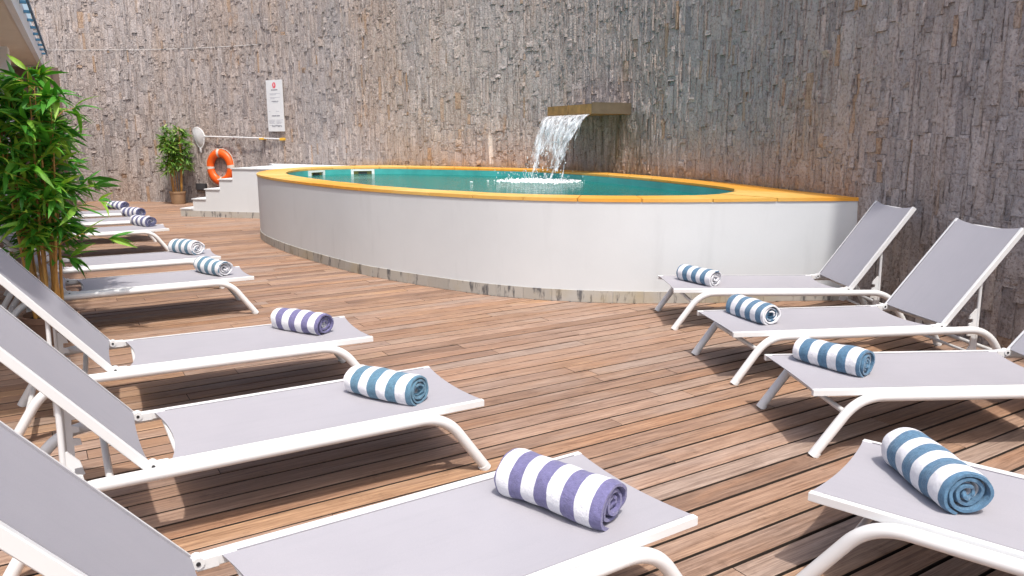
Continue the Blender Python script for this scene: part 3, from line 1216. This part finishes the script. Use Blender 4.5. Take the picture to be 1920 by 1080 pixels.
LG = 'white sun loungers around the pool deck'
LOUNGERS = [
    # x, y, angle, back angle, label
    (0.448, 2.663, 213.1, 50.5, 'white sun lounger nearest the camera on the left, cut by the bottom edge'),
    (-0.301, 3.836, 210.5, 50.5, 'white sun lounger carrying a teal striped towel, second in the left row'),
    (-1.042, 5.042, 208.2, 50.5, 'white sun lounger carrying a purple striped towel, just before the big bamboo'),
    (-2.523, 7.187, 210.6, 50.5, 'white sun lounger directly behind the big potted bamboo'),
    (-3.27, 8.38, 210.6, 50.5, 'white framed sun lounger second behind the big potted bamboo, before a gap in the row'),
    (-4.92, 10.89, 210.6, 50.5, 'white sun lounger just beyond the gap, nearest of the far three'),
    (-5.67, 12.08, 210.6, 50.5, 'white framed sun lounger in the middle of the far three of the left row'),
    (-6.40, 13.25, 210.6, 50.5, 'white framed sun lounger farthest away, last of the left row by the stone wall'),
    (1.279, 2.818, -40.4, 50.5, 'white framed sun lounger in the lower right corner, turned away from its neighbours'),
    (1.502, 4.025, 3.5, 50.5, 'white sun lounger second from the camera on the right, backrest cut by picture edge'),
    (1.401, 5.176, 7.6, 51.5, 'white sun lounger on the right, second from the pool, whole backrest against dark stone'),
    (1.35, 6.633, 0.9, 55.0, 'white framed sun lounger on the right standing right against the white pool wall'),
]
protos = {}
loungers = []
for x, y, a, ph, lab in LOUNGERS:
    if ph not in protos:
        protos[ph] = make_lounger(R(ph))
        o = protos[ph]
    else:
        o = copy_tree(protos[ph])
    o.location = (x, y, 0.0015)
    o.rotation_euler = (0, 0, R(a))
    tag(o, lab, 'sun lounger', LG)
    loungers.append(o)


# ------------------------------------------------------------------ rolled towels
def towel_mesh(name, mat, Lt, Rt, seed):
    rs = random.Random(seed)
    turns = rs.uniform(3.0, 3.7)
    nt_, nx = 130, 18
    sqy, sqz = rs.uniform(1.04, 1.14), rs.uniform(0.90, 0.97)
    r0 = 0.010
    pit = (Rt - r0) / turns
    th = pit * 0.86
    t_end = turns * 2 * PI
    a0 = -PI / 2 - 0.45 - t_end

    def pt(t, off, x):
        r = r0 + pit * t / (2 * PI) + off
        an = t + a0
        wv = 1 + 0.16 * noise.noise(Vector((t * 0.55, x * 4, seed * 3.7)))
        yy, zz = r * wv * math.cos(an) * sqy, r * wv * math.sin(an) * sqz
        if zz < -Rt * 0.82:
            zz = -Rt * 0.82 - (-(zz) - Rt * 0.82) * 0.15
        return yy, zz

    mb = MB()
    vs, fs = [], []
    for side in (0, 1):
        for k in range(nt_ + 1):
            t = t_end * k / nt_
            ragged = 0.024 * noise.noise(Vector((t * 0.32, 3.3, seed))) + 0.006 * noise.noise(Vector((t * 1.5, 1.3, seed))) + 0.010 * (t / t_end - 0.5)
            ragged2 = 0.012 * noise.noise(Vector((t * 0.32, 9.3, seed))) + 0.006 * noise.noise(Vector((t * 1.5, 7.3, seed)))
            for i in range(nx + 1):
                u = i / nx
                x = -Lt / 2 + Lt * u
                x += ragged * max(0, u - 0.8) * 5 - ragged2 * max(0, 0.2 - u) * 5
                off = (th / 2 if side else -th / 2)
                if i in (0, nx):
                    off *= 0.55
                lump = 0.006 * noise.noise(Vector((x * 16, t * 1.1, seed * 1.9))) * (1 if k > nt_ * 0.75 else 0.3)
                yy, zz = pt(t, off + lump, x)
                vs.append((x, yy, zz))
    st2 = (nt_ + 1) * (nx + 1)
    for k in range(nt_):
        for i in range(nx):
            a = k * (nx + 1) + i
            fs.append((a, a + 1, a + nx + 2, a + nx + 1))
            fs.append((st2 + a, st2 + a + nx + 1, st2 + a + nx + 2, st2 + a + 1))
        for i in (0, nx):
            a = k * (nx + 1) + i
            fs.append((a, a + nx + 1, st2 + a + nx + 1, st2 + a))
    for k in (0, nt_):
        for i in range(nx):
            a = k * (nx + 1) + i
            fs.append((a, a + 1, st2 + a + 1, st2 + a))
    mb.add(vs, fs)
    zmin = min(v[2] for v in mb.v)
    mb.v = [(x, y, z - zmin) for x, y, z in mb.v]
    return mb.mesh(name, mat, smooth=60)


TG = 'rolled striped pool towels'
TOWELS = [
    # x, y, angle, length, radius, colour, phase, label
    (0.165, 2.49, -38, 0.43, 0.083, PURPLE, 0.067, 'rolled purple and white striped towel on the lounger nearest the camera'),
    (-0.625, 3.64, -31, 0.41, 0.077, TEAL, 0.067, 'rolled teal and white striped towel on the second lounger of the left row'),
    (-1.395, 4.955, -28, 0.40, 0.075, PURPLE, 0.067, 'rolled purple and white striped towel on the lounger before the big bamboo'),
    (-2.80, 7.10, -38, 0.40, 0.080, TEAL, 0.040, 'rolled slate blue and white towel on the lounger directly behind the big bamboo'),
    (-3.59, 8.39, -32, 0.40, 0.080, TEAL, 0.045, 'rolled slate blue and white towel on the second lounger behind the big bamboo'),
    (-5.30, 11.02, -34, 0.40, 0.082, NAVY, 0.062, 'rolled navy and white towel on the nearest of the far three loungers'),
    (-6.05, 12.28, -30, 0.40, 0.082, NAVY, 0.070, 'rolled navy and white towel on the middle one of the far three loungers'),
    (-6.92, 13.52, -30, 0.40, 0.082, NAVY, 0.067, 'rolled navy and white towel on the farthest lounger'),
    (1.545, 2.63, -88, 0.41, 0.086, BLUE, 0.067, 'large rolled blue and white striped towel on the lounger in the lower right corner'),
    (1.79, 4.13, -55, 0.41, 0.077, BLUE, 0.067, 'rolled blue and white towel on the second right lounger from the camera'),
    (1.70, 5.30, -68, 0.40, 0.076, BLUE, 0.001, 'rolled blue and white towel with a white spiral end, second right lounger from the pool'),
    (1.645, 6.65, -58, 0.40, 0.074, BLUE, 0.043, 'rolled blue and white towel on the lounger beside the white pool wall'),
]
for i, (x, y, a, Lt, Rt, colr, ph, lab) in enumerate(TOWELS):
    m = towel_mesh('towel', make_towel('towel_stripe', colr, ph), Lt, Rt, i + 1)
    o = link('towel', m)
    o.location = (x, y, LH - 0.0065)
    o.rotation_euler = (0, 0, R(a))
    tag(o, lab, 'towel', TG)


# ------------------------------------------------------------------ potted bamboos
def leaf_template(L, Wd, bend):
    """pointed leaf, creased along its middle"""
    vs, fs = [], []
    prof = [(0.0, 0.05), (0.18, 0.72), (0.40, 1.0), (0.68, 0.72), (1.0, 0.0)]
    for t, wv in prof:
        x = L * t
        z = -bend * L * t * t
        vs += [(x, -Wd / 2 * wv, z + Wd * 0.18 * wv), (x, 0, z), (x, Wd / 2 * wv, z + Wd * 0.18 * wv)]
    for i in range(4):
        a = i * 3
        fs += [(a, a + 3, a + 4, a + 1), (a + 1, a + 4, a + 5, a + 2)]
    return np.array(vs), fs


def make_bamboo(name, label, loc, height, spread, canes, twigs, leaf_len, pot, mats, n_single, seed, zlow):
    rs = random.Random(seed)
    root = thing(name, label, 'plant', loc)
    pr, ph, pm = pot
    mb = MB()
    mb.lathe([(0.0, 0.0), (pr * 0.82, 0.0), (pr * 0.86, 0.02), (pr * 0.97, ph - 0.05), (pr * 1.04, ph - 0.045), (pr * 1.05, ph), (pr * 0.93, ph), (pr * 0.90, ph - 0.04)], 36)
    mb.build('pot', pm, root, smooth=35)
    mb = MB()
    mb.lathe([(0.0, ph - 0.035), (pr * 0.5, ph - 0.03), (pr * 0.91, ph - 0.04)], 30)
    mb.build('soil', M['soil'], root)
    leaves = []
    tw = MB()
    for c in range(canes):
        an = rs.uniform(0, 2 * PI)
        b0 = Vector((math.cos(an) * pr * rs.uniform(0.2, 0.7), math.sin(an) * pr * rs.uniform(0.2, 0.7), ph - 0.05))
        tip = Vector((b0.x * 1.2 + math.cos(an) * spread * rs.uniform(0.1, 0.55), b0.y * 1.2 + math.sin(an) * spread * rs.uniform(0.1, 0.55), height * rs.uniform(0.74, 0.97)))
        path, rad = [], []
        nseg = 9
        r_c = rs.uniform(0.010, 0.017) * (height / 2.1)
        for k in range(nseg * 3 + 1):
            t = k / (nseg * 3)
            p = b0.lerp(tip, t)
            p.x += math.sin(t * 3 + c) * 0.03 * t
            p.y += math.cos(t * 2.5 + c) * 0.03 * t
            path.append(p)
            rad.append(r_c * (1 - 0.86 * t) * (1.22 if k % 3 == 0 else 1.0))
        mb = MB()
        mb.sweep(path, rad, 8)
        mb.build('cane', M['cane'], root, smooth=60)
        for q in range(twigs):
            t = zlow + (1 - zlow) * (q + rs.random()) / twigs
            p = path[min(int(t * nseg * 3), nseg * 3)]
            ta = rs.uniform(0, 2 * PI)
            out = rs.uniform(0.35, 1.0) * spread * (0.45 + 0.75 * math.sin(PI * min(1, 0.25 + t * 0.8)))
            e = p + Vector((math.cos(ta) * out, math.sin(ta) * out, out * rs.uniform(0.05, 0.7)))
            mid = p.lerp(e, 0.5) + Vector((0, 0, out * 0.18))
            tw.sweep([p, mid, e], [0.003, 0.0025, 0.0015], 4, cap=False)
            for fan_c, cnt in ((e, rs.randint(5, 8)), (mid, rs.randint(2, 4))):
                base = ta + rs.uniform(-0.4, 0.4)
                for l in range(cnt):
                    yaw = base + rs.gauss(0, 0.85)
                    pit_ = rs.gauss(0.05, 0.45)
                    leaves.append((fan_c, yaw, pit_, rs.gauss(0, 0.45), leaf_len * rs.uniform(0.65, 1.25)))
    tag(tw.build('twigs', M['cane'], root), kind='stuff')
    tmpl = [leaf_template(1.0, rs.uniform(0.15, 0.21), rs.uniform(0.10, 0.42)) for _ in range(6)]
    meshes = []
    for tv, tf in tmpl:
        mb = MB()
        mb.add([tuple(v) for v in tv], tf, 0.0)
        meshes.append(mb.mesh('leaf', mats, smooth=80))
    camv = Vector((-loc[0], -loc[1], CAM_H - loc[2])).normalized()
    leaves.sort(key=lambda l: -(l[0].dot(camv) + l[4] * 0.6))
    mb = MB()
    for k, (p, yaw, pit_, rol, L) in enumerate(leaves):
        Mx = Matrix.Translation(p) @ Matrix.Rotation(yaw, 4, 'Z') @ Matrix.Rotation(-pit_, 4, 'Y') @ Matrix.Rotation(rol, 4, 'X') @ Matrix.Scale(L, 4)
        j = rs.randrange(6)
        if k < n_single:
            o = link('leaf', meshes[j], root)
            o.matrix_local = Mx
        else:
            A = np.array(Mx)
            vs = tmpl[j][0] @ A[:3, :3].T + A[:3, 3]
            mb.add([tuple(v) for v in vs], tmpl[j][1], rs.random())
    tag(mb.build('foliage', mats, root, smooth=80), kind='stuff')
    return root


make_bamboo('potted_bamboo', 'tall leafy green bamboo with golden canes in a brown pot between the left loungers', (-3.66, 5.93, 0.001), 2.20, 0.31, 12, 20, 0.19,
            (0.20, 0.22, M['pot_brown']), M['leaf'], 300, 11, 0.30)
make_bamboo('potted_bamboo', 'small bamboo in a tan pot standing at the foot of the stone wall', (-8.02, 18.52, 0.001), 1.90, 0.19, 11, 15, 0.17,
            (0.18, 0.30, M['pot_tan']), M['leaf_far'], 0, 5, 0.36)


# ------------------------------------------------------------------ things on the wall
def wall_frame(s_, off=0.05):
    """a place that far along the wall: position and rotation about z (local -y faces the deck)"""
    p, t = WALL.at(s_), WALL.tan(s_)
    nv_ = np.array([t[1], -t[0]])
    p = p + nv_ * off
    return p, math.atan2(t[1], t[0])


# notice board
p, a = wall_frame(6.42, 0.065)
sign = thing('notice_board', 'tall white notice board with red emblem and grey print on the stone wall', 'sign', (p[0], p[1], 1.70), a)
SWD, SHT = 0.51, 1.13
mb = MB()
mb.bbox(-SWD / 2, SWD / 2, -0.012, 0.0, 0, SHT, 0.003)
mb.build('panel', M['white_plastic'], sign)
mb = MB()
for k in range(24):      # oval emblem
    a0, a1 = 2 * PI * k / 24, 2 * PI * (k + 1) / 24
    cz = SHT - 0.115
    mb.add([(0, -0.0145, cz), (math.cos(a0) * 0.055, -0.0145, cz + math.sin(a0) * 0.066), (math.cos(a1) * 0.055, -0.0145, cz + math.sin(a1) * 0.066)], [(0, 1, 2)])
mb.build('emblem', M['red'], sign)
mb = MB()
for (x0, x1, zc, hh) in ((-0.018, 0.018, 0.0, 0.008), (-0.006, 0.006, 0.018, 0.03), (-0.03, -0.012, -0.025, 0.006)):
    mb.box(x0, x1, -0.0165, -0.0155, SHT - 0.115 + zc - hh, SHT - 0.115 + zc + hh)
mb.build('emblem_mark', M['white_plastic'], sign)


def print_row(z, x0, x1, hgt, mat_, bold=1.0):
    mb = MB()
    x = x0
    rs = random.Random(int(z * 1000) + int(x0 * 500))
    while x < x1:
        wv = rs.uniform(0.012, 0.045)
        xe = min(x + wv, x1)
        mb.box(x, xe, -0.0142, -0.0130, z, z + hgt)
        x = xe + rs.uniform(0.006, 0.012)
    mb.build('print_line', mat_, sign)


print_row(SHT - 0.225, -0.10, 0.10, 0.020, M['dark_print'])
for z, x0, x1 in ((-0.30, -0.15, 0.17), (-0.325, -0.15, 0.05), (-0.385, -0.15, 0.17), (-0.41, -0.14, 0.0), (-0.50, -0.06, 0.09), (-0.69, -0.21, -0.15), (-0.69, 0.02, 0.12),
                  (-0.88, -0.21, -0.02), (-0.905, -0.21, -0.04), (-0.93, -0.21, -0.06), (-0.955, -0.21, -0.03), (-1.0, -0.21, -0.10),
                  (-0.88, 0.02, 0.22), (-0.905, 0.02, 0.14), (-0.93, 0.02, 0.2), (-0.955, 0.02, 0.16), (-1.0, 0.02, 0.12)):
    print_row(SHT + z, x0, x1, 0.010, M['grey_print'])
print_row(SHT - 0.475, -0.10, 0.11, 0.018, M['dark_print'])
print_row(SHT - 0.795, -0.12, 0.13, 0.022, M['dark_print'])
mb = MB()                       # the handwritten line at the bottom
pth = []
x = -0.13
for k in range(90):
    t = k / 89
    xx = -0.135 + 0.32 * t + 0.010 * math.sin(t * 55)
    zz = 0.115 + 0.016 * math.cos(t * 55) + (0.022 * math.exp(-((t - 0.03) / 0.03) ** 2)) + 0.03 * math.exp(-((t - 0.38) / 0.025) ** 2) + 0.025 * math.exp(-((t - 0.5) / 0.04) ** 2) + 0.02 * math.exp(-((t - 0.85) / 0.03) ** 2)
    pth.append((xx, -0.0145, zz))
mb.sweep(pth, 0.0035, 5)
mb.build('handwriting', M['dark_print'], sign)

# pool net on its pole
p, a = wall_frame(5.25, 0.14)
net = thing('pool_net', 'white pool net on a long pole hung level on the stone wall', 'pool net', (p[0], p[1], 1.56), a)
mb = MB()
mb.sweep([(-1.05, 0.0, 0.03), (0.2, 0, 0.005), (1.36, 0.02, -0.03)], 0.016, 10)
mb.build('pole', M['white_paint'], net, smooth=50)
hoop = [(-1.06, 0, 0.04), (-1.12, 0, 0.16), (-1.24, 0, 0.24), (-1.38, 0, 0.24), (-1.42, 0, 0.16), (-1.38, 0, -0.02), (-1.30, 0, -0.20), (-1.20, 0, -0.26), (-1.11, 0, -0.18), (-1.06, 0, 0.02)]
mb = MB()
mb.sweep(fillet(hoop, [0.06] * 8, 4), 0.014, 8)
mb.build('hoop', M['white_plastic'], net, smooth=50)
mb = MB()
cx, cz = -1.24, 0.0
vs = [(cx, -0.09, cz)] + [(x * 0.5 + cx * 0.5, -0.07, z * 0.5 + cz * 0.5) for x, y, z in hoop[:-1]] + [(x, 0.002, z) for x, y, z in hoop[:-1]]
k = len(hoop) - 1
fs = [(0, 1 + i, 1 + (i + 1) % k) for i in range(k)] + [(1 + i, 1 + k + i, 1 + k + (i + 1) % k, 1 + (i + 1) % k) for i in range(k)]
mb.add(vs, fs)
mb.build('mesh', M['net'], net, smooth=80)
mb = MB()
mb.sweep([(-1.20, -0.02, -0.24), (-1.19, -0.03, -0.31), (-1.185, -0.02, -0.36)], [0.03, 0.03, 0.008], 8)
mb.build('net_tip', M['net'], net, smooth=60)
for x in (0.72, 1.32):
    mb = MB()
    mb.bbox(x - 0.06, x + 0.06, -0.03, 0.13, -0.045 if x < 1 else -0.06, -0.002, 0.005)
    mb.build('wall_clip', M['yellow_clip'], net)

# life ring
p, a = wall_frame(4.61, 0.10)
ring = thing('life_ring', 'orange life ring with pale bands hanging on the stone wall by the pool steps', 'life ring', (p[0], p[1], 0.87), a)
RM, RX = 0.305, 0.098


def torus_part(a0, a1, n, k, rad, fl=0.75):
    mb = MB()
    path = [(math.cos(a0 + (a1 - a0) * i / n) * RM, 0, math.sin(a0 + (a1 - a0) * i / n) * (RM * 1.08)) for i in range(n + 1)]
    vs, fs = [], []
    for i, q in enumerate(path):
        an = a0 + (a1 - a0) * i / n
        for j in range(k):
            b_ = 2 * PI * j / k
            rr = rad * math.cos(b_)
            vs.append((q[0] + math.cos(an) * rr, math.sin(b_) * rad * fl, q[2] + math.sin(an) * rr))
    for i in range(n):
        for j in range(k):
            fs.append((i * k + j, i * k + (j + 1) % k, (i + 1) * k + (j + 1) % k, (i + 1) * k + j))
    mb.add(vs, fs)
    return mb


torus_part(0, 2 * PI, 56, 18, RX).build('ring_body', M['orange'], ring, smooth=80)
for an in (0.05, PI / 2 + 0.05, PI + 0.05, 1.5 * PI + 0.05):
    torus_part(an - 0.10, an + 0.10, 4, 18, RX + 0.004).build('band', M['silver'], ring, smooth=80)
for q in range(4):
    a0 = q * PI / 2 + 0.05
    mb = MB()
    pth = []
    for i in range(13):
        t = i / 12
        an = a0 + t * PI / 2
        rr = RM + RX + 0.004 + 0.03 * math.sin(PI * t)
        pth.append((math.cos(an) * rr, -0.01, math.sin(an) * rr * 1.06))
    mb.sweep(pth, 0.008, 6)
    mb.build('rope', M['rope'], ring, smooth=60)
mb = MB()
mb.sweep([(0, 0.10, 0.45), (0, -0.02, 0.455), (0, -0.05, 0.48)], 0.012, 8)
mb.build('hook', M['black'], ring)

# black box by the steps
p, a = wall_frame(3.98, 0.06)
box = thing('wall_box', 'small black box fixed low on the stone wall between the bamboo and the life ring', 'box', (p[0], p[1], 0.30), a)
mb = MB()
mb.bbox(-0.15, 0.15, -0.045, 0.0, 0, 0.17, 0.012)
mb.build('housing', M['black'], box)
mb = MB()
mb.bbox(-0.13, 0.13, -0.052, -0.046, 0.02, 0.15, 0.003)
mb.build('cover', plain('dark_grey_cover', (0.05, 0.05, 0.055), 0.4, 0.1, 10), box)

# ------------------------------------------------------------------ building at the left
bd = np.array([-0.486, 0.874]); bd /= np.linalg.norm(bd)
bn = np.array([-bd[1], bd[0]])               # away from the deck
E0 = np.array([-5.65, 9.1])                  # canopy edge
house = thing('white_building', 'white building with beige soffit canopy and blue rail at the left edge', 'building')


def bq(a, d):
    return tuple(E0 + bd * a + bn * d)


mb = MB()
mb.prism([bq(-7, 1.75), bq(11.2, 1.75), bq(11.2, 2.2), bq(-7, 2.2)], -0.1, 3.09)
mb.build('wall', M['facade'], house)
mb = MB()
mb.prism([bq(-7, 0.06), bq(9.75, 0.06), bq(9.75, 2.6), bq(-7, 2.6)], 3.10, 3.14)
mb.build('soffit', M['soffit'], house)
mb = MB()
mb.prism([bq(-7, -0.02), bq(9.8, -0.02), bq(9.8, 0.058), bq(-7, 0.058)], 3.085, 3.42)
mb.build('fascia', M['facade'], house)
mb = MB()
mb.prism([bq(-7, 0.061), bq(9.8, 0.061), bq(9.8, 3.2), bq(-7, 3.2)], 3.145, 3.34)
mb.build('roof_slab', M['facade'], house)
mb = MB()
mb.prism([bq(9.5, -0.3), bq(9.7, -0.3), bq(9.7, 1.74), bq(9.5, 1.74)], 0.0, 3.08)
mb.build('end_panel', M['brown_panel'], house)
mb = MB()
c_ = np.array([-8.92, 13.75])
mb.prism([tuple(c_ + bd * x + bn * y) for x, y in ((-0.22, -0.22), (0.22, -0.22), (0.22, 0.22), (-0.22, 0.22))], 0.0, 3.099)
mb.build('pillar', M['facade'], house)
mb = MB()
mb.prism([bq(-7, -0.13), bq(9.6, -0.13), bq(9.6, -0.10), bq(-7, -0.10)], 3.33, 3.38)
rail = mb.build('blue_rail', M['blue'], house)
for k in range(18):
    mb = MB()
    a_ = -6.6 + 0.93 * k
    mb.prism([bq(a_, -0.099), bq(a_ + 0.05, -0.099), bq(a_ + 0.05, -0.021), bq(a_, -0.021)], 3.32, 3.36)
    mb.build('rung', M['blue'], rail)
